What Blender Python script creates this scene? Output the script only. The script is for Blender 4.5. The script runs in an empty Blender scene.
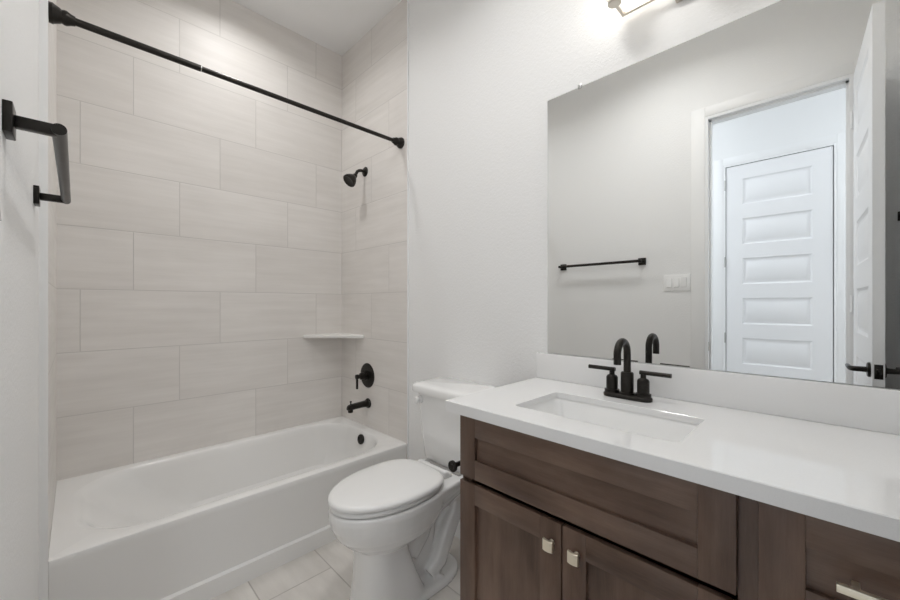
import bpy, bmesh, math
from mathutils import Vector, Matrix
PI = math.pi
scene = bpy.context.scene
C = scene.collection

# ---------------------------------------------------------------- camera, world, lights, exposure
cam_d = bpy.data.cameras.new('camera')
cam = bpy.data.objects.new('camera', cam_d)
C.objects.link(cam)
cam_d.sensor_width = 36.0
cam_d.lens = 377.73 / 900 * 36.0
cam_d.shift_y = 3.76 / 900
cam_d.clip_start = 0.01
cam.location = (0.068, 0.0, 1.251)
cam.rotation_euler = (PI / 2, 0, -math.radians(44.695))
scene.camera = cam

world = bpy.data.worlds.new('world')
scene.world = world
world.use_nodes = True
world.node_tree.nodes['Background'].inputs[0].default_value = (0.9, 0.95, 1, 1)
world.node_tree.nodes['Background'].inputs[1].default_value = 0.3

scene.view_settings.view_transform = 'Standard'
scene.view_settings.look = 'None'
scene.view_settings.gamma = 1
scene.view_settings.use_curve_mapping = False
scene.view_settings.exposure = 0.32
scene.cycles.max_bounces = 14
scene.cycles.diffuse_bounces = 8

P_CAN_TUB, P_CAN_ROOM, P_VANITY, P_HALL = 4.0, 6.4, 2.9, 14.5
WARM = (1.0, 0.995, 0.985)
COOL = (0.92, 0.96, 1.0)

def area(name, loc, size, power, col, rot=(0, 0, 0), spread=180, shape='DISK', size_y=None):
    l = bpy.data.lights.new(name, 'AREA')
    l.shape = shape; l.size = size
    if size_y: l.size_y = size_y
    l.energy = power; l.color = col; l.spread = math.radians(spread)
    o = bpy.data.objects.new(name, l); C.objects.link(o)
    o.location = loc; o.rotation_euler = rot
    return o

# ---------------------------------------------------------------- dimensions
WT = 1.524; WX = 1.532; LX = -0.020
D1 = 1.8476; D = 2.655; CEIL = 3.16; NEAR = -0.32
OPY0, OPY1, OPZ = -0.085, 0.600, 2.505
CT_X, CT_Y, CT_Z, CT_T = 0.952, 0.917, 0.926, 0.035
MX = 1.527
HALL_X = -1.118

# ---------------------------------------------------------------- materials
class G:
    """tiny node helper"""
    def __init__(s, name):
        s.m = bpy.data.materials.new(name); s.m.use_nodes = True
        s.t = s.m.node_tree; s.b = s.t.nodes['Principled BSDF']
    def n(s, typ, **kw):
        x = s.t.nodes.new(typ)
        for k, v in kw.items(): setattr(x, k, v)
        return x
    def set(s, sock, v):
        if hasattr(v, 'links') or hasattr(v, 'is_linked'): s.t.links.new(v, sock)
        else: sock.default_value = v
    def math(s, op, a, b=None, c=None):
        x = s.n('ShaderNodeMath', operation=op)
        s.set(x.inputs[0], a)
        if b is not None: s.set(x.inputs[1], b)
        if c is not None: s.set(x.inputs[2], c)
        return x.outputs[0]
    def xyz(s):
        tc = s.n('ShaderNodeNewGeometry')
        sp = s.n('ShaderNodeSeparateXYZ'); s.t.links.new(tc.outputs['Position'], sp.inputs[0])
        return sp.outputs
    def comb(s, x, y, z):
        c = s.n('ShaderNodeCombineXYZ')
        for i, v in enumerate((x, y, z)): s.set(c.inputs[i], v)
        return c.outputs[0]
    def noise(s, vec, scale=5, detail=3, rough=.5):
        x = s.n('ShaderNodeTexNoise'); x.inputs['Scale'].default_value = scale
        x.inputs['Detail'].default_value = detail; x.inputs['Roughness'].default_value = rough
        s.t.links.new(vec, x.inputs['Vector']); return x.outputs['Fac']
    def ramp(s, fac, stops):
        r = s.n('ShaderNodeValToRGB'); s.t.links.new(fac, r.inputs[0])
        e = r.color_ramp.elements
        while len(e) < len(stops): e.new(0.5)
        for q, (p, c) in zip(e, stops): q.position = p; q.color = (*c, 1)
        return r.outputs[0]
    def mix(s, fac, a, b, mode='MIX'):
        x = s.n('ShaderNodeMix', data_type='RGBA', blend_type=mode)
        s.set(x.inputs[0], fac); s.set(x.inputs[6], a); s.set(x.inputs[7], b)
        return x.outputs[2]
    def bump(s, h, strength, dist):
        x = s.n('ShaderNodeBump'); x.inputs['Strength'].default_value = strength
        x.inputs['Distance'].default_value = dist
        s.t.links.new(h, x.inputs['Height']); s.t.links.new(x.outputs[0], s.b.inputs['Normal'])
    def base(s, v): s.set(s.b.inputs['Base Color'], v if not isinstance(v, tuple) else (*v, 1))
    def rough(s, v): s.set(s.b.inputs['Roughness'], v)

def plain(name, col, rough=.5, metal=0, coat=0, var=0.0, vscale=30):
    g = G(name)
    if var:
        p = g.n('ShaderNodeTexCoord').outputs['Object']
        f = g.noise(p, vscale, 2)
        g.base(g.ramp(f, [(0.3, tuple(c * (1 - var) for c in col)), (0.7, tuple(min(1, c * (1 + var)) for c in col))]))
    else: g.base(col)
    g.rough(rough); g.b.inputs['Metallic'].default_value = metal
    g.b.inputs['Coat Weight'].default_value = coat
    return g.m

def paint(name, col, bump=.4, rough=.6):
    g = G(name)
    p = g.n('ShaderNodeNewGeometry').outputs['Position']
    g.base(col); g.rough(rough)
    f = g.noise(p, 95, 3, .6)
    g.bump(f, bump, .0035)
    return g.m

def tile_mat(name, ufun, v0, h, L, off0, step, mod, col_a, col_b, grout, joint, vfun=None, streak=(2.0, 26.0), rough=.48):
    g = G(name); o = g.xyz()
    u = ufun(g, o); v = vfun(g, o) if vfun else o[2]
    r = g.math('DIVIDE', g.math('SUBTRACT', v, v0), h)
    n = g.math('FLOOR', r); fr = g.math('SUBTRACT', r, n)
    m = g.math('FLOORED_MODULO', n, float(mod))
    uu = g.math('DIVIDE', g.math('SUBTRACT', u, g.math('ADD', off0, g.math('MULTIPLY', m, step))), L)
    k = g.math('FLOOR', uu); fu = g.math('SUBTRACT', uu, k)
    dv = g.math('MULTIPLY', g.math('MINIMUM', fr, g.math('SUBTRACT', 1.0, fr)), h)
    du = g.math('MULTIPLY', g.math('MINIMUM', fu, g.math('SUBTRACT', 1.0, fu)), L)
    d = g.math('MINIMUM', dv, du)
    mask = g.n('ShaderNodeMapRange'); g.set(mask.inputs[0], d)
    mask.inputs[1].default_value = joint * .5; mask.inputs[2].default_value = joint * 1.1
    mk = mask.outputs[0]
    wn = g.n('ShaderNodeTexWhiteNoise', noise_dimensions='2D')
    g.set(wn.inputs['Vector'], g.comb(n, k, 0.0)); rnd = wn.outputs['Value']
    seed = g.math('MULTIPLY', rnd, 37.0)
    vec = g.comb(g.math('MULTIPLY', u, streak[0]), g.math('MULTIPLY', v, streak[1]), seed)
    s1 = g.noise(vec, 1.0, 5, .6)
    vec2 = g.comb(g.math('MULTIPLY', u, 2.5), g.math('MULTIPLY', v, 5.0), seed)
    s2 = g.noise(vec2, 1.0, 3, .55)
    f = g.math('ADD', g.math('MULTIPLY', s1, .6), g.math('MULTIPLY', s2, .4))
    f = g.math('ADD', f, g.math('MULTIPLY', g.math('SUBTRACT', rnd, .5), .06))
    c = g.ramp(f, [(0.34, col_a), (0.66, col_b)])
    g.base(g.mix(mk, (*grout, 1), c)); g.rough(rough)
    g.bump(mk, .5, .0015)
    return g.m

TA, TB, TG = (.70, .67, .64), (.79, .762, .735), (.62, .595, .57)
M = {}
tw = dict(v0=1.3241, h=.3152, L=.617, off0=.287, step=.2057, mod=3, col_a=TA, col_b=TB, grout=TG, joint=.0028)
M['tile_back'] = tile_mat('shower_tile_back', lambda g, o: o[0], **tw)
M['tile_left'] = tile_mat('shower_tile_left', lambda g, o: g.math('SUBTRACT', o[1], D), **tw)
M['tile_right'] = tile_mat('shower_tile_right', lambda g, o: g.math('SUBTRACT', WT + D, o[1]), **tw)
M['tile_floor'] = tile_mat('floor_tile', lambda g, o: o[1], v0=.618, h=.31, L=.61, off0=1.67, step=.203, mod=3,
                           col_a=(.60, .57, .535), col_b=(.74, .71, .675), grout=(.46, .43, .40), joint=.0032,
                           vfun=lambda g, o: o[0], streak=(4.0, 14.0), rough=.38)
M['wall'] = paint('wall_paint', (.84, .842, .84))
M['wall_trim'] = paint('painted_casing', (.84, .842, .84), .05, .5)
M['ceiling'] = paint('ceiling_paint', (.86, .86, .86), .12, .8)
M['trim'] = plain('white_trim_paint', (.84, .85, .86), .35)
M['door'] = plain('white_door_paint', (.84, .85, .87), .38)
M['porcelain'] = plain('porcelain', (.90, .90, .895), .09, coat=.6)
M['acrylic'] = plain('tub_acrylic', (.83, .825, .815), .2, coat=.2)
M['plastic'] = plain('white_plastic', (.88, .88, .875), .22)
M['black'] = plain('oil_rubbed_bronze', (.028, .025, .022), .32, .75, var=.15, vscale=60)
M['nickel'] = plain('brushed_nickel', (.62, .58, .52), .35, 1.0)
M['brass'] = plain('satin_champagne', (.86, .80, .66), .3, .9)
M['steel'] = plain('satin_steel', (.55, .55, .54), .3, 1.0)
M['dark'] = plain('shadow_gap', (.03, .03, .03), .8)
M['marble_shelf'] = plain('white_shelf_stone', (.80, .79, .77), .3)
M['mirror'] = plain('mirror_silver', (.90, .91, .905), 0.0, 1.0)
M['mirror_edge'] = plain('mirror_edge', (.25, .27, .26), .3)

def quartz():
    g = G('white_quartz'); p = g.n('ShaderNodeTexCoord').outputs['Object']
    f = g.noise(p, 500, 2, .6); f2 = g.noise(p, 6, 3, .5)
    c = g.ramp(f, [(0.3, (.80, .80, .80)), (0.5, (.83, .83, .83)), (0.75, (.84, .84, .84))])
    c = g.mix(.25, c, g.ramp(f2, [(0.3, (.81, .81, .81)), (0.7, (.84, .84, .84))]))
    g.base(c); g.rough(.05); return g.m
M['quartz'] = quartz()

def wood(name, grain):   # grain: 1 = along y, 2 = along z
    g = G(name); o = g.xyz()
    def sc(a, b):
        k = [b, b, b]; k[grain] = a
        return g.comb(*[g.math('MULTIPLY', o[i], k[i]) for i in range(3)])
    f1 = g.noise(sc(2.6, 30), 1, 6, .62)
    f2 = g.noise(sc(2.4, 6), 1, 3, .6)
    f3 = g.noise(sc(30, 420), 1, 2, .6)
    f = g.math('ADD', g.math('MULTIPLY', f1, .30), g.math('ADD', g.math('MULTIPLY', f2, .60), g.math('MULTIPLY', f3, .10)))
    c = g.ramp(f, [(0.36, (.066, .037, .025)), (0.5, (.132, .080, .056)), (0.64, (.205, .132, .095))])
    g.base(c); g.rough(.30); g.bump(f3, .12, .0008)
    return g.m
M['wood_h'] = wood('stained_wood_rail', 1)
M['wood_v'] = wood('stained_wood_stile', 2)

def emit(name, col, strength):
    g = G(name); g.base(col)
    g.b.inputs['Emission Color'].default_value = (*col, 1)
    g.b.inputs['Emission Strength'].default_value = strength
    return g.m

# ---------------------------------------------------------------- mesh helpers
def box(bm, x0, x1, y0, y1, z0, z1, mi=0, bev=0.0):
    xs, ys, zs = sorted((x0, x1)), sorted((y0, y1)), sorted((z0, z1))
    v = [bm.verts.new((x, y, z)) for x in xs for y in ys for z in zs]
    F = [(0, 1, 3, 2), (4, 6, 7, 5), (0, 4, 5, 1), (2, 3, 7, 6), (0, 2, 6, 4), (1, 5, 7, 3)]
    fs = [bm.faces.new([v[i] for i in f]) for f in F]
    for f in fs: f.material_index = mi
    if bev:
        es = list({e for f in fs for e in f.edges})
        r = bmesh.ops.bevel(bm, geom=es, offset=bev, segments=2, affect='EDGES', profile=.5)
        for f in r['faces']: f.material_index = mi
    return bm

def ring_loft(bm, rings, cap0=True, cap1=True, mi=0, closed=True):
    R = [[bm.verts.new(p) for p in r] for r in rings]
    n = len(R[0])
    for a, b in zip(R, R[1:]):
        for i in range(n if closed else n - 1):
            j = (i + 1) % n
            f = bm.faces.new((a[i], a[j], b[j], b[i])); f.material_index = mi
    if cap0: bm.faces.new(R[0][::-1]).material_index = mi
    if cap1: bm.faces.new(R[-1]).material_index = mi

def frame_axes(d):
    d = Vector(d).normalized()
    up = Vector((0, 0, 1)) if abs(d.z) < .95 else Vector((0, 1, 0))
    a = d.cross(up).normalized(); b = a.cross(d).normalized()
    return a, b, d

def lathe(bm, origin, axis, prof, seg=28, mi=0, cap0=True, cap1=True):
    """prof = [(distance along axis, radius)]"""
    a, b, d = frame_axes(axis); o = Vector(origin)
    rings = [[o + d * t + (a * math.cos(2 * PI * i / seg) + b * math.sin(2 * PI * i / seg)) * max(r, 1e-5) for i in range(seg)] for t, r in prof]
    ring_loft(bm, rings, cap0, cap1, mi)

def tube(bm, pts, r, seg=16, mi=0, cap=True):
    pts = [Vector(p) for p in pts]; rings = []
    rs = r if isinstance(r, (list, tuple)) else [r] * len(pts)
    a0 = None
    for i, p in enumerate(pts):
        d = (pts[min(i + 1, len(pts) - 1)] - pts[max(i - 1, 0)]).normalized()
        if a0 is None: a0 = frame_axes(d)[0]
        a = (a0 - d * a0.dot(d)).normalized(); a0 = a
        b = d.cross(a).normalized()
        rings.append([p + (a * math.cos(2 * PI * k / seg) + b * math.sin(2 * PI * k / seg)) * rs[i] for k in range(seg)])
    ring_loft(bm, rings, cap, cap, mi)

def rrect(x0, x1, y0, y1, z, r, ns=8, nc=8):
    """rounded rectangle ring, constant point count"""
    r = max(min(r, (x1 - x0) / 2 - 1e-4, (y1 - y0) / 2 - 1e-4), 1e-4)
    P = []
    cs = [(x1 - r, y1 - r, 0), (x0 + r, y1 - r, PI / 2), (x0 + r, y0 + r, PI), (x1 - r, y0 + r, 3 * PI / 2)]
    for q in range(4):
        cx, cy, a0 = cs[q]
        arc = [(cx + r * math.cos(a0 + PI / 2 * i / nc), cy + r * math.sin(a0 + PI / 2 * i / nc)) for i in range(nc + 1)]
        P += arc
        nx = cs[(q + 1) % 4]; a1 = nx[2]
        e = (nx[0] + r * math.cos(a1), nx[1] + r * math.sin(a1)); s = arc[-1]
        for i in range(1, ns): P.append((s[0] + (e[0] - s[0]) * i / ns, s[1] + (e[1] - s[1]) * i / ns))
    return [Vector((x, y, z)) for x, y in P]

def egg(xf, xb, cy, w, z, pf=2.0, pb=2.6, split=.55, n=48):
    """egg outline, front tip at xf, back at xb"""
    xc = xf + (xb - xf) * split; P = []
    for i in range(n):
        t = 2 * PI * i / n; c, s = math.cos(t), math.sin(t)
        if c > 0: a, p = xb - xc, pb
        else: a, p = xc - xf, pf
        x = xc + a * math.copysign(abs(c) ** (2 / p), c)
        y = cy + w * math.copysign(abs(s) ** (2 / p), s)
        P.append(Vector((x, y, z)))
    return P

def wloc(o):
    v = Vector((0, 0, 0))
    while o is not None: v = v + o.location; o = o.parent
    return v

def obj(name, bm, mats, parent=None, smooth=35, bevel=0, subsurf=0, label=None, fix=True):
    if not isinstance(mats, (list, tuple)): mats = [mats]
    if fix: bmesh.ops.recalc_face_normals(bm, faces=bm.faces)
    if parent is None:
        xs = [v.co for v in bm.verts]
        loc = Vector(((min(p.x for p in xs) + max(p.x for p in xs)) / 2, (min(p.y for p in xs) + max(p.y for p in xs)) / 2, min(p.z for p in xs)))
    else: loc = wloc(parent)
    bm.transform(Matrix.Translation(-loc))
    if smooth:
        ang = math.radians(smooth)
        for f in bm.faces: f.smooth = True
        for e in bm.edges:
            e.smooth = not (len(e.link_faces) == 2 and e.calc_face_angle(0) > ang)
    me = bpy.data.meshes.new(name); bm.to_mesh(me); bm.free()
    for m in mats: me.materials.append(m)
    o = bpy.data.objects.new(name, me); C.objects.link(o)
    if parent is None: o.location = loc
    else: o.parent = parent
    if bevel:
        b = o.modifiers.new('bevel', 'BEVEL'); b.width = bevel; b.segments = 2; b.limit_method = 'ANGLE'; b.angle_limit = math.radians(40)
    if label: o['label'] = label
    return o

def thing(name, label, cat, loc, group=None):
    o = bpy.data.objects.new(name, None); C.objects.link(o)
    o.location = loc; o.empty_display_size = .05
    o['label'] = label; o['category'] = cat
    if group: o['group'] = group
    return o

def tag(o, label, cat, group=None):
    o['label'] = label; o['category'] = cat
    if group: o['group'] = group
    return o

def struct(name, bm, mats, label=None, **k):
    o = obj(name, bm, mats, **k); o['kind'] = 'structure'
    if label: o['label'] = label
    return o

def B(): return bmesh.new()

# ================================================================ ROOM SHELL
T = .12
bm = B(); box(bm, HALL_X - T, WX + T, -2.6, D + T, -.10, 0)
struct('floor', bm, M['tile_floor'], 'beige rectangular porcelain tile floor with thin grout')
bm = B(); box(bm, HALL_X - T, WX + T, -2.6, D + T, CEIL, CEIL + .1)
struct('ceiling', bm, M['ceiling'], 'flat light grey ceiling')
bm = B(); box(bm, WX, WX + T, NEAR - T, D + T, 0, CEIL)
struct('wall_right', bm, M['wall'], 'off white textured wall behind toilet, mirror and vanity')
bm = B()
for a in ((OPY1, D + T, 0, CEIL), (-2.6, OPY0, 0, CEIL), (OPY0, OPY1, OPZ, CEIL)):
    box(bm, LX - T, LX, *a)
struct('wall_left', bm, M['wall'], 'off white wall with the towel bar and the doorway')
bm = B(); box(bm, LX, WX, NEAR - T, NEAR, 0, CEIL)
struct('wall_near', bm, M['wall'], 'off white wall at the end of the vanity behind the open door')
bm = B(); box(bm, LX, WX, D, D + T, 0, CEIL)
struct('wall_back', bm, M['tile_back'], 'beige tiled wall along the tub')
bm = B(); box(bm, LX, 0, D1, D, 0, CEIL)
struct('wall_tub_left', bm, M['tile_left'], 'beige tiled wall at the left end of the tub')
bm = B(); box(bm, WT, WX, D1, D, 0, CEIL)
struct('wall_tub_right', bm, M['tile_right'], 'beige tiled wall with the shower fittings')
bm = B(); box(bm, WT - .001, WX, D1 - .006, D1, 0, CEIL)
struct('trim_1', bm, M['trim'], 'slim white edge strip where tile meets the painted wall')
bm = B(); box(bm, LX, .001, D1 - .004, D1, 0, CEIL)
struct('trim_2', bm, M['wall_trim'], 'slim white edge strip on the left end of the tile')
# hallway beyond the doorway
HL = LX - T
bm = B()
for a in ((-2.6, -.030, 0, CEIL), (.682, D + T, 0, CEIL), (-.030, .682, 2.475, CEIL)):
    box(bm, HALL_X - T, HALL_X, *a)
box(bm, HALL_X - T, HALL_X - T + .02, -.03, .682, 0, 2.475)
struct('wall_hall', bm, M['trim'], 'white hallway wall holding the far panelled door')
bm = B(); box(bm, HALL_X - T, HL, -2.72, -2.6, 0, CEIL)
struct('wall_hall_near', bm, M['trim'], 'white wall closing the near end of the hallway')
bm = B(); box(bm, HALL_X - T, HL, D, D + T, 0, CEIL)
struct('wall_hall_back', bm, M['trim'], 'white wall closing the back end of the hallway')

def baseboard(name, x0, x1, y0, y1, face, label):
    """face: 'x-', 'x+', 'y+' : side which shows"""
    bm = B(); h = .13
    box(bm, x0, x1, y0, y1, 0, h - .02)
    t = .006
    if face == 'x-': box(bm, x0 + t, x1, y0, y1, h - .02, h)
    if face == 'x+': box(bm, x0, x1 - t, y0, y1, h - .02, h)
    if face == 'y+': box(bm, x0, x1, y0, y1 - t, h - .02, h)
    struct(name, bm, M['trim'], label)
baseboard('baseboard_right', WX - .014, WX, .872, D1 - .006, 'x-', 'white baseboard behind the toilet')
baseboard('baseboard_left', LX, LX + .014, OPY1 + .081, D1 - .004, 'x+', 'white baseboard on the towel bar wall')
baseboard('baseboard_near', LX, .975, NEAR, NEAR + .014, 'y+', 'white baseboard behind the open door')
baseboard('baseboard_hall', HALL_X, HALL_X + .014, .75, D, 'x+', 'white hallway baseboard')

# door casing + jamb (bathroom doorway)
bm = B()
cw = .080
box(bm, LX, LX + .007, OPY1, OPY1 + cw, 0, OPZ + cw * .8, bev=.002)
box(bm, LX, LX + .007, OPY0 - cw, OPY0, 0, OPZ + cw * .8, bev=.002)
box(bm, LX, LX + .007, OPY0, OPY1, OPZ, OPZ + cw * .8, bev=.002)
struct('trim_3', bm, M['wall_trim'], 'flat off white casing round the bathroom doorway')
bm = B(); jt = .018
box(bm, HL, LX + .004, OPY1 - jt, OPY1, 0, OPZ)
box(bm, HL, LX + .004, OPY0, OPY0 + jt, 0, OPZ)
box(bm, HL, LX + .004, OPY0 + jt, OPY1 - jt, OPZ - jt, OPZ)
box(bm, -.085, -.050, OPY1 - jt - .012, OPY1 - jt, 0, OPZ - jt)
box(bm, -.085, -.050, OPY0 + jt, OPY0 + jt + .012, 0, OPZ - jt)
box(bm, -.085, -.050, OPY0 + jt, OPY1 - jt, OPZ - jt - .012, OPZ - jt)
struct('trim_4', bm, M['trim'], 'white door jamb lining the bathroom doorway')
bm = B(); box(bm, LX - .040, LX - .006, OPY1 - jt - .0015, OPY1 - jt + .001, .935, .995, bev=.0005)
tag(obj('strike_plate', bm, M['steel']), 'small metal strike plate on the white doorway jamb, seen in mirror', 'strike plate')
bm = B()
for a in ((.682, .745, 0, 2.54), (-.093, -.030, 0, 2.54), (-.030, .682, 2.475, 2.54)):
    box(bm, HALL_X, HALL_X + .006, *a, bev=.002)
struct('trim_5', bm, M['trim'], 'flat white casing round the far hallway door')

# ---------------------------------------------------------------- panelled doors
def panel_leaf(w, h, t, top=.12, pitch=.345, ph=.225, n=6, stile=.113, off=0):
    """leaf in local coords: x 0..w, y -t/2..t/2, z 0..h"""
    bm = B(); e = .009
    box(bm, 0, w, -t / 2 + e, t / 2 - e, 0, h)
    for s in (-1, 1):
        ya, yb = s * (t / 2 - e), s * t / 2
        box(bm, 0, stile, ya, yb, 0, h); box(bm, w - stile, w, ya, yb, 0, h)
        zs = [h - top - i * pitch for i in range(n)]
        prev = h
        for z in zs:
            box(bm, stile, w - stile, ya, yb, z, prev); prev = z - ph
        box(bm, stile, w - stile, ya, yb, 0, prev)
        for z in zs:
            x0, x1, z0, z1 = stile, w - stile, z - ph, z
            def q(i, d): return [(x0 + i, ya + s * d, z0 + i), (x1 - i, ya + s * d, z0 + i), (x1 - i, ya + s * d, z1 - i), (x0 + i, ya + s * d, z1 - i)]
            ring_loft(bm, [q(0, e), q(.016, -.002), q(.020, -.002), q(.038, e * .75)], cap0=False)
    return bm

def lever(parent, px, py, pz, s, dirx):
    """lever handle on face side s (+1/-1 along y), lever points along dirx"""
    bm = B()
    lathe(bm, (px, py, pz), (0, s, 0), [(0, .031), (.006, .031), (.009, .028), (.011, .012), (.040, .011)])
    tube(bm, [(px, py + s * .040, pz), (px, py + s * .050, pz), (px + dirx * .010, py + s * .056, pz), (px + dirx * .05, py + s * .058, pz), (px + dirx * .115, py + s * .058, pz)], [.011, .011, .011, .009, .008])
    return obj('door_handle', bm, M['black'], parent, label='black lever handle')

# bathroom door, swung open 90 degrees into the room
HY = -.100
d1 = bpy.data.objects.new('door_1', None); C.objects.link(d1); d1.location = (LX + .014, HY, .008)
d1['kind'] = 'structure'; d1['label'] = 'white panelled bathroom door standing open beside the vanity end'
bm = panel_leaf(.664, 2.475, .035)
bm.transform(Matrix.Translation(Vector((LX + .014, HY, .008))))
obj('door_leaf', bm, M['door'], d1)
for s in (-1, 1): lever(d1, LX + .014 + .604, HY + s * .0175, .972, s, -1)
bm = B()
lx = LX + .014 + .664
box(bm, lx, lx + .002, HY - .0125, HY + .0125, .972 - .03, .972 + .03, bev=.0008)
box(bm, lx + .002, lx + .011, HY - .006, HY + .006, .972 - .010, .972 + .010, bev=.001)
obj('latch_plate', bm, M['black'], d1)
for z in (.25, 1.25, 2.25):
    bm = B(); lathe(bm, (LX + .004, HY + .022, z - .045), (0, 0, 1), [(0, .006), (.09, .006)])
    obj('hinge', bm, M['trim'], d1)
d1.rotation_euler = (0, 0, math.radians(-3.0))

# hallway door (closed)
d2 = bpy.data.objects.new('door_2', None); C.objects.link(d2); d2.location = (HALL_X - .02, .326, .01)
d2['kind'] = 'structure'; d2['label'] = 'closed white panelled door across the hallway, seen in the mirror'
bm = panel_leaf(.666, 2.446, .035)
bm.transform(Matrix.Translation((HALL_X - .02, -.007, .01)) @ Matrix.Rotation(PI / 2, 4, 'Z'))
obj('door_leaf', bm, M['door'], d2)
for z in (.25, .95, 1.62, 2.30):
    bm = B(); lathe(bm, (HALL_X + .003, .668, z - .045), (0, 0, 1), [(0, .006), (.09, .006)])
    obj('hinge', bm, M['steel'], d2)
bm = B()
box(bm, HALL_X - .05, HALL_X + .004, .664, .682, 0, 2.475); box(bm, HALL_X - .05, HALL_X + .004, -.030, -.012, 0, 2.475)
box(bm, HALL_X - .05, HALL_X + .004, -.012, .664, 2.461, 2.475)
struct('trim_6', bm, M['trim'], 'white jamb round the far hallway door')

# ================================================================ CEILING LIGHTS
def downlight(x, y, label, power, col):
    t = thing('recessed_downlight', label, 'ceiling light', (x, y, CEIL - .001))
    bm = B(); lathe(bm, (x, y, CEIL - .001), (0, 0, -1), [(0, .095), (.004, .093), (.006, .080), (.0, .070)], seg=40, cap0=False, cap1=False)
    obj('trim_ring', bm, M['plastic'], t)
    bm = B(); lathe(bm, (x, y, CEIL - .0015), (0, 0, -1), [(0, .071), (.001, .071)], seg=40)
    obj('lens', bm, M['lens'], t)
    area('downlight_lamp', (x, y, CEIL - .006), .13, power, col, spread=150)
M['lens'] = emit('lit_lens', (1, .97, .93), 3.0)
downlight(.765, 2.18, 'round recessed ceiling light above the tub', P_CAN_TUB, WARM)
RLX, RLY = .70, .82
t = thing('ceiling_light', 'round flush white ceiling light over the bathroom floor', 'ceiling light', (RLX, RLY, CEIL - .045))
bm = B(); lathe(bm, (RLX, RLY, CEIL), (0, 0, -1), [(0, .19), (.018, .19), (.020, .18)], seg=40)
obj('ceiling_pan', bm, M['plastic'], t)
bm = B(); lathe(bm, (RLX, RLY, CEIL - .020), (0, 0, -1), [(0, .18), (.014, .172), (.022, .14), (.025, .05), (.025, 0)], seg=40, cap1=False)
obj('diffuser', bm, M['lens'], t)
area('ceiling_lamp', (RLX, RLY, CEIL - .05), .36, P_CAN_ROOM, WARM, spread=150)
for hy, lab in ((-1.25, 'added round white fill light on the hallway ceiling, nearer end'), (1.75, 'added round white fill light on the hallway ceiling, far end')):  # unseen lamps added to brighten the hallway, standing in for its cool daylight
    t = thing('hall_fill_light', lab, 'ceiling light', (-.62, hy, CEIL - .06), 'added hallway fill lights')
    bm = B(); lathe(bm, (-.62, hy, CEIL), (0, 0, -1), [(0, .17), (.02, .17), (.022, .16)], seg=36)
    obj('ceiling_pan', bm, M['plastic'], t)
    bm = B(); lathe(bm, (-.62, hy, CEIL - .022), (0, 0, -1), [(0, .16), (.02, .15), (.033, .11), (.038, .04), (.038, 0)], seg=36, cap1=False)
    obj('diffuser', bm, M['lens'], t)
    area('hall_fill_lamp', (-.62, hy, CEIL - .065), .34, P_HALL, COOL)

# ================================================================ TUB
tub = thing('bathtub', 'white alcove bathtub with a plain front apron below the tiled walls', 'bathtub', (.762, 2.25, 0))
RZ = .3876
bm = B()
e = .0006
def R(dx0, dx1, dy0, dy1, z, r): return rrect(e + dx0, WT - e - dx1, D1 + dy0, D - e - dy1, z, r)
rings = [
    R(0, 0, .002, 0, .0, .002), R(0, 0, .002, 0, .078, .002), R(.0, .0, .014, 0, .086, .002), R(0, 0, .010, 0, RZ - .10, .002),
    R(0, 0, .001, 0, RZ - .030, .002), R(0, 0, 0, 0, RZ - .010, .003), R(0, 0, .003, 0, RZ - .003, .003), R(0, 0, .010, 0, RZ, .003),
    R(.050, .062, .050, .045, RZ, .25), R(.062, .066, .055, .050, RZ - .0015, .24), R(.078, .071, .061, .054, RZ - .006, .235), R(.094, .076, .067, .060, RZ - .018, .23), R(.118, .081, .073, .066, RZ - .045, .22),
    R(.16, .088, .080, .074, .30, .20), R(.26, .105, .095, .090, .20, .18), R(.34, .125, .115, .11, .12, .17), R(.40, .16, .15, .15, .085, .14), R(.48, .22, .21, .21, .078, .10)]
ring_loft(bm, rings, cap0=False, cap1=True)
obj('tub_shell', bm, M['acrylic'], tub, smooth=33)
# overflow plate on the drain end
ox, oy, oz = WT - e - .0835, 2.237, .335
bm = B(); lathe(bm, (ox + .004, oy, oz), (-1, 0, .12), [(0, .046), (.002, .046), (.003, .044)], seg=32)
obj('overflow_recess', bm, M['acrylic'], tub)
bm = B(); lathe(bm, (ox + .001, oy, oz), (-1, 0, .12), [(0, .032), (.010, .033), (.015, .030), (.016, .020), (.012, .018), (.012, 0)], seg=32, cap1=False)
obj('overflow_plate', bm, M['black'], tub, label='round black overflow cover')
bm = B(); lathe(bm, (1.20, 2.25, .077), (0, 0, 1), [(0, .034), (.004, .032), (.005, .018), (.012, .018), (.014, .010), (.014, 0)], seg=28, cap1=False)
obj('drain', bm, M['black'], tub, label='black drain stopper')

# corner shelf
bm = B(); a = .305
def tri(z, i): return [Vector((WT - i * 0, D, z)), Vector((WT - a + i, D, z)), Vector((WT - a + i + .004, D - .012, z)), Vector((WT - .012, D - a - .012 + i, z)), Vector((WT, D - a - .012 + i, z))]
ring_loft(bm, [tri(1.006, .006), tri(1.010, 0), tri(1.024, 0), tri(1.028, .005)])
tag(obj('corner_shelf', bm, M['marble_shelf'], smooth=20), 'white triangular stone shelf set in the tiled tub corner', 'shelf')

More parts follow.
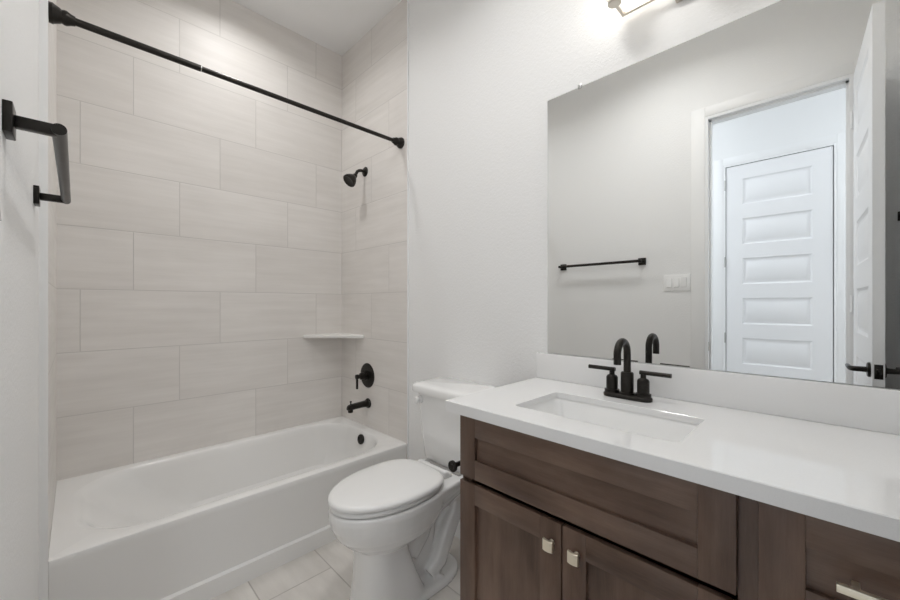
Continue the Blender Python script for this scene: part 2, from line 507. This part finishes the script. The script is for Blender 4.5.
# shower valve, spout, head
VY = 2.295
t = thing('shower_valve', 'round black shower valve trim with lever on the tiled wall', 'shower valve', (WT, VY, .748))
bm = B(); lathe(bm, (WT, VY, .748), (-1, 0, 0), [(0, .086), (.003, .086), (.007, .082), (.009, .060), (.010, .036)], seg=40)
obj('escutcheon', bm, M['black'], t)
bm = B(); lathe(bm, (WT - .009, VY, .748), (-1, 0, 0), [(0, .032), (.018, .031), (.020, .024), (.048, .023), (.050, .015), (.066, .014), (.068, .017), (.082, .017), (.084, .013)], seg=28)
obj('hub', bm, M['black'], t)
bm = B(); tube(bm, [(WT - .084, VY, .760), (WT - .084, VY, .735), (WT - .084, VY, .665)], [.009, .008, .008])
obj('lever', bm, M['black'], t)
t = thing('tub_spout', 'black tub filler spout below the round valve', 'tub spout', (WT, 2.285, .555))
bm = B()
lathe(bm, (WT, 2.285, .555), (-1, 0, 0), [(0, .034), (.006, .034), (.012, .030), (.016, .024)])
def bar(s, dx, dz, w, h): return [(WT - dx, 2.285 + a * w, .555 + dz + b * h) for a, b in ((-1, -.6), (-.6, -1), (.6, -1), (1, -.6), (1, .6), (.6, 1), (-.6, 1), (-1, .6))]
ring_loft(bm, [bar(0, .010, 0, .021, .021), bar(0, .06, 0, .019, .019), bar(0, .135, -.003, .019, .018), bar(0, .155, -.006, .018, .015), bar(0, .162, -.012, .014, .008)])
lathe(bm, (WT - .140, 2.285, .552), (0, 0, -1), [(0, .018), (.034, .017), (.036, .013), (.028, .012)])
obj('spout_body', bm, M['black'], t)
bm = B(); lathe(bm, (WT - .138, 2.285, .566), (0, 0, 1), [(0, .004), (.018, .004), (.019, .007), (.026, .007), (.027, .004)], seg=14)
obj('diverter_knob', bm, M['black'], t)
SY = 2.325
t = thing('shower_fixture', 'black bell shaped shower head high on the tiled wall', 'shower head', (WT, SY, 2.186))
bm = B(); lathe(bm, (WT, SY, 2.186), (-1, 0, 0), [(0, .034), (.003, .034), (.009, .028), (.013, .014)])
obj('flange', bm, M['black'], t)
bm = B(); tube(bm, [(WT - .005, SY, 2.186), (WT - .035, SY, 2.186), (WT - .05, SY, 2.182), (WT - .065, SY, 2.172), (WT - .080, SY, 2.142)], .0105)
obj('shower_arm', bm, M['black'], t)
bm = B(); lathe(bm, (WT - .074, SY, 2.147), (-.70, 0, -.71), [(0, .012), (.010, .017), (.022, .018), (.028, .024), (.045, .036), (.066, .046), (.074, .047), (.080, .047), (.084, .043), (.080, .030), (.080, 0)], seg=36, cap1=False)
obj('spray_head', bm, M['black'], t)

# curtain rod
RY, RZ2 = D1 + .060, 2.262
t = thing('shower_curtain_rod', 'long black tension rod across the tub opening', 'curtain rod', (.76, RY, RZ2))
bm = B(); tube(bm, [(0.03, RY, RZ2), (.448, RY, RZ2)], .0130, seg=20)
obj('outer_tube', bm, M['black'], t)
bm = B(); tube(bm, [(.444, RY, RZ2), (WT - .03, RY, RZ2)], .0112, seg=20)
obj('inner_tube', bm, M['black'], t)
bm = B(); lathe(bm, (.4475, RY, RZ2), (1, 0, 0), [(0, .0133), (.003, .0133)], seg=20)
obj('joint_ring', bm, M['steel'], t)
for x, s in ((0, 1), (WT, -1)):
    bm = B(); lathe(bm, (x, RY, RZ2), (s, 0, 0), [(0, .033), (.010, .034), (.014, .031), (.026, .026), (.032, .022), (.038, .0245), (.044, .0245), (.055, .019), (.066, .0155)], seg=28)
    obj('end_flange', bm, M['black'], t)

# towel bar
TY0, TY1, TZ = .995, 1.635, 1.566
t = thing('towel_bar', 'black square-post towel bar on the left wall by the tub', 'towel bar', (LX, (TY0 + TY1) / 2, TZ))
for y in (TY0, TY1):
    bm = B(); box(bm, LX, LX + .012, y - .026, y + .026, TZ - .026, TZ + .026, bev=.0015)
    p = obj('wall_plate', bm, M['black'], t)
    bm = B(); box(bm, LX + .012, LX + .065, y - .008, y + .008, TZ - .010, TZ + .010, bev=.0015)
    obj('post', bm, M['black'], t)
bm = B(); tube(bm, [(LX + .066, TY0 - .014, TZ), (LX + .066, TY1 + .010, TZ)], .0105, seg=20)
obj('rail', bm, M['black'], t)

# light switch plate (seen in the mirror)
t = thing('light_switch', 'white triple rocker switch plate beside the doorway, seen in mirror', 'light switch', (LX, .768, 1.40))
bm = B(); box(bm, LX, LX + .006, .768 - .083, .768 + .083, 1.40 - .058, 1.40 + .058, bev=.002)
obj('cover_plate', bm, M['plastic'], t)
for k in (-1, 0, 1):
    bm = B(); y = .768 + k * .046
    v = [(LX + .006, y - .0165, 1.367), (LX + .006, y + .0165, 1.367), (LX + .006, y + .0165, 1.433), (LX + .006, y - .0165, 1.433)]
    w = [(LX + .0125, y - .0155, 1.369), (LX + .0125, y + .0155, 1.369), (LX + .008, y + .0155, 1.431), (LX + .008, y - .0155, 1.431)]
    if k == -1: w = [(a, b, 2.80 - c) for a, b, c in w]; w = [w[3], w[2], w[1], w[0]]
    ring_loft(bm, [v, w])
    obj('rocker', bm, M['plastic'], t, smooth=0)

# robe hook behind the door
t = thing('robe_hook', 'small black robe hook on the wall behind the open door', 'hook', (LX, -.262, 1.70))
bm = B(); box(bm, LX, LX + .010, -.262 - .024, -.262 + .024, 1.676, 1.724, bev=.0015)
obj('wall_plate', bm, M['black'], t)
bm = B(); tube(bm, [(LX + .008, -.262, 1.70), (LX + .045, -.262, 1.70), (LX + .055, -.262, 1.708), (LX + .058, -.262, 1.73)], .009)
obj('hook_arm', bm, M['black'], t)

# ================================================================ TOILET
TC = 1.325
toi = thing('toilet', 'white two-piece toilet with closed lid between tub and vanity', 'toilet', (1.14, TC, 0))
bm = B()
ring_loft(bm, [egg(.873, 1.10, TC, .098, .262, 2.2, 3), egg(.850, 1.16, TC, .120, .278, 2.1, 3), egg(.815, 1.21, TC, .146, .305), egg(.782, 1.24, TC, .166, .340),
               egg(.760, 1.26, TC, .178, .385), egg(.752, 1.27, TC, .183, .425), egg(.752, 1.275, TC, .183, .448), egg(.760, 1.27, TC, .176, .456)])
# pedestal
ring_loft(bm, [egg(.842, 1.15, TC, .122, 0, 2.6, 5, .5), egg(.848, 1.145, TC, .118, .03, 2.6, 5, .5), egg(.862, 1.105, TC, .106, .12, 2.6, 5, .5), egg(.868, 1.07, TC, .102, .22, 2.5, 4, .5), egg(.872, 1.06, TC, .100, .29, 2.4, 4, .5)])
# rear deck under tank
def deck(x0, x1, w0, w1, z, c=.02):
    return [Vector((x, TC + y, z)) for x, y in ((x0, -w0), (x0 + (x1 - x0) * .5, -(w0 + w1) / 2), (x1 - c, -w1), (x1, -w1 + c), (x1, 0), (x1, w1 - c), (x1 - c, w1), (x0 + (x1 - x0) * .5, (w0 + w1) / 2), (x0, w0), (x0, 0))]
ring_loft(bm, [deck(1.12, 1.36, .09, .05, .30), deck(1.10, 1.43, .135, .075, .35), deck(1.08, 1.48, .166, .105, .40), deck(1.08, 1.495, .178, .124, .435), deck(1.08, 1.497, .179, .126, .450), deck(1.08, 1.492, .174, .121, .457)])
# web behind pedestal and foot flange
ring_loft(bm, [rrect(1.00, 1.22, TC - .045, TC + .045, 0, .03), rrect(1.00, 1.28, TC - .045, TC + .045, .40, .03)])
ring_loft(bm, [egg(.90, 1.385, TC, .128, 0, 3, 2.4, .6), egg(.90, 1.38, TC, .125, .022, 3, 2.4, .6), egg(.90, 1.365, TC, .110, .032, 3, 2.4, .6)])
# sculpted trapway
for s in (-1, 1):
    tube(bm, [(1.27, TC + s * .030, .40), (1.335, TC + s * .036, .375), (1.372, TC + s * .042, .325), (1.362, TC + s * .047, .265), (1.315, TC + s * .052, .205), (1.275, TC + s * .056, .145), (1.245, TC + s * .056, .085), (1.19, TC + s * .052, .045)], [.040, .043, .044, .043, .042, .042, .042, .036], seg=20)
tube(bm, [(1.30, TC, .36), (1.35, TC, .31), (1.33, TC, .25), (1.28, TC, .18), (1.25, TC, .10), (1.20, TC, .04)], .05, seg=20)
tube(bm, [(1.10, TC, .16), (1.16, TC, .22), (1.20, TC, .30), (1.20, TC, .36)], .062, seg=24)
for s in (-1, 1):
    lathe(bm, (1.225, TC + s * .100, .025), (0, 0, 1), [(0, .015), (.010, .014), (.018, .009), (.020, .0)], seg=18, cap1=False)
bowl = obj('bowl', bm, M['porcelain'], toi)
rm = bowl.modifiers.new('remesh', 'REMESH'); rm.mode = 'VOXEL'; rm.voxel_size = .005; rm.use_smooth_shade = True
sm = bowl.modifiers.new('smooth', 'SMOOTH'); sm.iterations = 4; sm.factor = .5
# seat ring and lid
bm = B()
o_, i_ = (.756, 1.245, .179), (.82, 1.19, .115)
ring_loft(bm, [egg(*o_[:2], TC, o_[2] - .004, .459), egg(*o_[:2], TC, o_[2], .463), egg(*o_[:2], TC, o_[2], .470), egg(o_[0] + .004, o_[1], TC, o_[2] - .004, .475), egg(*i_[:2], TC, i_[2], .475), egg(*i_[:2], TC, i_[2], .459)], cap0=False, cap1=False)
obj('seat', bm, M['plastic'], toi, smooth=50)
bm = B()
L0 = (.750, 1.240, .184)
def lidr(d, z): return egg(L0[0] + d, L0[1] - d, TC, L0[2] - d, z, 2.0, 3.0, .58)
ring_loft(bm, [lidr(.006, .478), lidr(.001, .481), lidr(0, .488), lidr(.002, .494), lidr(.008, .499), lidr(.018, .502), lidr(.05, .506), lidr(.10, .508), lidr(.16, .509)])
obj('lid', bm, M['plastic'], toi, smooth=50)
bm = B()
for s in (-1, 1):
    box(bm, 1.245, 1.30, TC + s * .075 - .022, TC + s * .075 + .022, .456, .476, bev=.006)
box(bm, 1.25, 1.275, TC - .10, TC + .10, .468, .490, bev=.006)
obj('hinge_caps', bm, M['plastic'], toi, smooth=50)
# tank
bm = B()
ring_loft(bm, [rrect(1.345, 1.495, TC - .150, TC + .150, .458, .04), rrect(1.335, 1.505, TC - .163, TC + .163, .470, .04), rrect(1.325, 1.512, TC - .176, TC + .176, .60, .04), rrect(1.316, 1.515, TC - .190, TC + .190, .77, .04), rrect(1.316, 1.515, TC - .190, TC + .190, .80, .04)])
obj('tank', bm, M['porcelain'], toi, smooth=45)
bm = B()
def lid2(d, z): return rrect(1.284 + d, 1.529 - d * .3, TC - .213 + d, TC + .213 - d, z + .005, .055 - d * .5)
ring_loft(bm, [lid2(.012, .797), lid2(.002, .800), lid2(0, .806), lid2(0, .828), lid2(.004, .836), lid2(.014, .841), lid2(.04, .844)])
obj('tank_lid', bm, M['porcelain'], toi, smooth=50)
bm = B(); lathe(bm, (1.316, TC + .150, .766), (-1, 0, 0), [(0, .019), (.008, .019), (.012, .015), (.016, .010), (.024, .010)], seg=24)
lathe(bm, (1.294, TC + .150, .766), (-1, 0, 0), [(0, .010), (.002, .0165), (.010, .0165), (.013, .013)], seg=24)
obj('flush_lever', bm, M['plastic'], toi)
bm = B(); box(bm, 1.318, 1.336, TC - .12, TC + .12, .455, .463)
obj('tank_gasket', bm, plain('grey_gasket', (.35, .34, .33), .6), toi)

# ================================================================ VANITY
CX, FX = .995, .975          # carcass front, door face
VY0, VY1 = NEAR + .003, .872
van = thing('vanity_cabinet', 'dark brown shaker vanity cabinet under the white countertop', 'cabinet', (1.26, .28, 0))
bm = B()
zt = CT_Z - CT_T
box(bm, CX, WX - .001, VY1 - .018, VY1, .0, zt, 1)       # side panel
box(bm, CX, WX - .001, VY0, VY0 + .018, .0, zt, 1)
box(bm, CX, WX - .001, .10, .118, .10, zt, 1)
box(bm, CX, WX - .001, VY0 + .018, VY1 - .018, .10, .118, 0)
box(bm, WX - .008, WX - .001, VY0 + .018, VY1 - .018, .118, zt - .25, 0)
obj('carcass', bm, [M['wood_h'], M['wood_v']], van, smooth=0)
bm = B()
for y0, y1 in ((VY1 - .040, VY1), (.096, .130), (VY0, VY0 + .04)): box(bm, CX - .002, CX + .018, y0, y1, .10, zt - .0005, 1)
for z0, z1 in ((zt - .03, zt - .0005), (.10, .14)): box(bm, CX - .0015, CX + .017, VY0 + .04, VY1 - .040, z0, z1, 0)
obj('face_frame', bm, [M['wood_h'], M['wood_v']], van, smooth=0)
bm = B(); box(bm, CX + .06, CX + .078, VY0 + .018, VY1 - .018, 0, .10, 0)
obj('toe_kick', bm, M['wood_h'], van, smooth=0)

def shaker(name, y0, y1, z0, z1, rail=.064, rz=None, label=None):
    bm = B(); rz = rz or rail; x0, x1 = FX, CX - .003
    box(bm, x0, x1, y0, y0 + rail, z0, z1, 1, .0012); box(bm, x0, x1, y1 - rail, y1, z0, z1, 1, .0012)
    box(bm, x0 + .0002, x1, y0 + rail, y1 - rail, z1 - rz, z1, 0, .0008); box(bm, x0 + .0002, x1, y0 + rail, y1 - rail, z0, z0 + rz, 0, .0008)
    box(bm, x0 + .0115, x1 - .001, y0 + rail - .003, y1 - rail + .003, z0 + rz - .003, z1 - rz + .003, 0 if (y1 - y0) > (z1 - z0) else 1)
    return obj(name, bm, [M['wood_h'], M['wood_v']], van, smooth=30, label=label)

def knob(par, y, z):
    bm = B()
    lathe(bm, (FX + .001, y, z), (-1, 0, 0), [(0, .008), (.003, .007), (.016, .006), (.018, .008)], seg=16)
    s = .0145
    def q(dx, k, zk=0): return [(FX - dx - c, y + a * s * k, z + b * s * k) for a, b, c in ((-1, -1, -.003), (-.35, -1, 0), (.35, -1, 0), (1, -1, -.003), (1, 1, -.003), (.35, 1, 0), (-.35, 1, 0), (-1, 1, -.003))]
    ring_loft(bm, [q(.017, .86), q(.020, 1), q(.026, 1), q(.028, .94)])
    return obj('knob', bm, M['brass'], par, smooth=25, label='square satin champagne knob')

def pull(par, y, z, L=.140):
    bm = B(); h = L / 2
    for s in (-1, 1):
        box(bm, FX - .024, FX + .001, y + s * (h - .022) - .005, y + s * (h - .022) + .005, z - .005, z + .005, 0, .001)
    box(bm, FX - .033, FX - .023, y - h, y + h, z - .0065, z + .0065, 0, .001)
    return obj('pull', bm, M['brass'], par, smooth=25, label='square satin champagne bar pull')

shaker('false_drawer_front', .130, .869, .686, .883, rz=.062)
dl = shaker('door', .5015, .869, .112, .669); knob(dl, .528, .612)
dr = shaker('door', .130, .4975, .112, .669); knob(dr, .457, .612)
for z0, z1 in ((.692, .883), (.405, .677), (.112, .391)):
    w = shaker('drawer', VY0 + .010, .0965, z0, z1, rz=.058)
    pull(w, (VY0 + .010 + .0965) / 2 + .02, (z0 + z1) / 2 + .004, .16)

# countertop with undermount cut-out
SX0, SX1, SY0, SY1 = 1.065, 1.330, .252, .717
t = None
bm = B()
z1, z0 = CT_Z, CT_Z - CT_T
Y0c = NEAR + .001
O = rrect(CT_X, WX - .001, Y0c, CT_Y, z1, .003); I = rrect(SX0, SX1, SY0, SY1, z1, .018)
def at_z(P, z): return [Vector((p.x, p.y, z)) for p in P]
O2 = rrect(CT_X + .002, WX - .001, Y0c, CT_Y - .002, z1, .003)
ring_loft(bm, [at_z(I, z1 - .02), at_z(rrect(SX0 - .03, SX1 + .03, SY0 - .03, SY1 + .03, z1, .03), z1 - .02), at_z(rrect(SX0 - .03, SX1 + .03, SY0 - .03, SY1 + .03, z1, .03), z0), at_z(O, z0), at_z(O, z1 - .002), O2, rrect(SX0 - .0015, SX1 + .0015, SY0 - .0015, SY1 + .0015, z1, .018), at_z(I, z1 - .0015), at_z(I, z1 - .02)], cap0=False, cap1=False)
bmesh.ops.remove_doubles(bm, verts=bm.verts, dist=1e-5)
tag(obj('countertop', bm, M['quartz'], smooth=20), 'white quartz vanity countertop with rectangular sink cut-out', 'countertop')
bm = B(); box(bm, WX - .021, WX - .001, Y0c, CT_Y - .001, CT_Z + .0005, 1.036, bev=.0012)
tag(obj('backsplash', bm, M['quartz'], smooth=30), 'low white quartz backsplash strip below the mirror', 'backsplash')

# undermount sink
sk = thing('undermount_sink', 'white rectangular undermount sink basin below the faucet', 'sink', (1.197, .485, z0 - .15))
bm = B()
z0 = z1 - .02
def S(d, z, r): return rrect(SX0 - .004 + d, SX1 + .004 - d, SY0 - .004 + d, SY1 + .004 - d, z, r)
ring_loft(bm, [S(-.02, z0 - .012, .02), S(-.02, z0 - .0005, .02), S(0, z0 - .0005, .02), S(.004, z0 - .01, .024), S(.012, z0 - .09, .035), S(.03, z0 - .125, .045), S(.07, z0 - .137, .05), S(.12, z0 - .142, .01)], cap0=False)
ring_loft(bm, [S(-.02, z0 - .012, .02), S(-.01, z0 - .02, .02), S(0.0, z0 - .10, .035), S(.03, z0 - .145, .045), S(.12, z0 - .152, .01)], cap0=False)
obj('basin', bm, M['porcelain'], sk, smooth=50)
bm = B(); lathe(bm, (1.197, .485, z0 - .143), (0, 0, 1), [(0, .024), (.003, .022), (.004, .016), (.010, .016), (.012, .008), (.012, 0)], seg=24, cap1=False)
obj('drain', bm, M['black'], sk, label='black pop-up drain')

# faucet
FXc, FY = 1.418, .496
f = thing('bathroom_faucet', 'black two-handle centerset faucet standing behind the sink', 'faucet', (FXc, FY, CT_Z))
bm = B()
def fb(d, z): return rrect(FXc - .027 + d, FXc + .027 - d, FY - .080 + d, FY + .080 - d, CT_Z + z, .0265 - d)
ring_loft(bm, [fb(.001, .0004), fb(0, .002), fb(0, .010), fb(.003, .014), fb(.005, .015)])
obj('base_plate', bm, M['black'], f, smooth=50)
bm = B()
lathe(bm, (FXc, FY, CT_Z + .014), (0, 0, 1), [(0, .024), (.006, .024), (.007, .0205), (.072, .0205), (.076, .018), (.077, .0125)], seg=32)
pts = [(FXc, FY, CT_Z + .085), (FXc, FY, CT_Z + .150)]
rr = .043
for i in range(1, 15):
    a = PI * i / 14 * 1.03
    pts.append((FXc - rr + rr * math.cos(a), FY, CT_Z + .155 + rr * math.sin(a)))
p = Vector(pts[-1]); pts.append(tuple(p + Vector((.001, 0, -.026))))
tube(bm, pts, .0118, seg=24)
obj('spout', bm, M['black'], f)
for s in (-1, 1):
    y = FY + s * .052
    bm = B()
    lathe(bm, (FXc, y, CT_Z + .014), (0, 0, 1), [(0, .0245), (.010, .0245), (.012, .019), (.052, .019), (.058, .016), (.062, .009), (.076, .0085)], seg=28)
    h = obj('handle', bm, M['black'], f)
    bm = B()
    tube(bm, [(FXc, y - s * .011, CT_Z + .094), (FXc, y + s * .03, CT_Z + .094), (FXc, y + s * .084, CT_Z + .094)], .0072, seg=18)
    obj('lever', bm, M['black'], h)

# mirror
mr = thing('wall_mirror', 'large frameless wall mirror above the vanity', 'mirror', (MX, .27, 1.038))
MY0, MY1, MZ0, MZ1 = NEAR + .004, .870, 1.038, 2.134
bm = B(); box(bm, MX, WX - .0005, MY0, MY1, MZ0, MZ1)
for fc in bm.faces:
    fc.normal_update()
    if fc.normal.x < -.9 or (fc.calc_center_median().x < MX + 1e-5): fc.material_index = 0
    else: fc.material_index = 1
obj('mirror_glass', bm, [M['mirror'], M['mirror_edge']], mr, smooth=0)
for y in (.722, -.20):
    bm = B(); box(bm, MX - .003, WX, y - .008, y + .008, MZ1 - .006, MZ1 + .010, bev=.001)
    obj('clip', bm, M['steel'], mr)

# toilet paper holder on the vanity side
t = thing('toilet_paper_holder', 'black single-post paper holder on the side of the vanity', 'paper holder', (1.13, VY1 - .002, .683))
bm = B(); lathe(bm, (1.13, VY1 - .002, .683), (0, 1, 0), [(0, .024), (.005, .024), (.008, .020), (.010, .010)], seg=24)
obj('wall_plate', bm, M['black'], t)
bm = B(); tube(bm, [(1.13, VY1 + .008, .683), (1.13, VY1 + .045, .683), (1.126, VY1 + .055, .683), (1.115, VY1 + .060, .683), (1.005, VY1 + .060, .683)], .0085, seg=18)
obj('arm', bm, M['black'], t)
bm = B(); lathe(bm, (1.010, VY1 + .060, .683), (-1, 0, 0), [(0, .010), (.003, .0195), (.010, .0195), (.012, .017), (.012, .010), (.0105, .008)], seg=24)
obj('end_cap', bm, M['black'], t)

# vanity light
LZ = 2.315
v = thing('vanity_light', 'three lamp brushed nickel wall light above the mirror', 'wall light', (1.45, .30, LZ))
bm = B(); box(bm, WX - .022, WX, .225, .375, LZ - .035, LZ + .085, bev=.003)
obj('back_plate', bm, M['nickel'], v)
bm = B(); box(bm, 1.494, 1.504, .06 - .005, .54 + .005, LZ - .005, LZ + .005, bev=.001)
box(bm, 1.504, WX - .020, .26, .27, LZ - .005, LZ + .005); box(bm, 1.504, WX - .020, .33, .34, LZ - .005, LZ + .005)
obj('cross_bar', bm, M['nickel'], v)
M['shade'] = emit('glowing_glass', (1, .95, .87), 1.0)
shade_area = 0
for y in (.54, .30, .06):
    bm = B(); box(bm, 1.425, 1.494, y - .005, y + .005, LZ - .005, LZ + .005, bev=.001)
    obj('arm', bm, M['nickel'], v)
    bm = B(); lathe(bm, (1.420, y, LZ - .006), (0, 0, 1), [(0, .020), (.003, .023), (.022, .024), (.026, .030)], seg=24)
    cup = obj('lamp_cup', bm, M['nickel'], v)
    bm = B(); lathe(bm, (1.420, y, LZ + .021), (0, 0, 1), [(0, .030), (.003, .045), (.15, .052), (.15, .049), (.006, .042)], seg=32, cap1=True)
    obj('glass_shade', bm, M['shade'], v, label='lit frosted glass shade')
M['shade'].node_tree.nodes['Principled BSDF'].inputs['Emission Strength'].default_value = P_VANITY
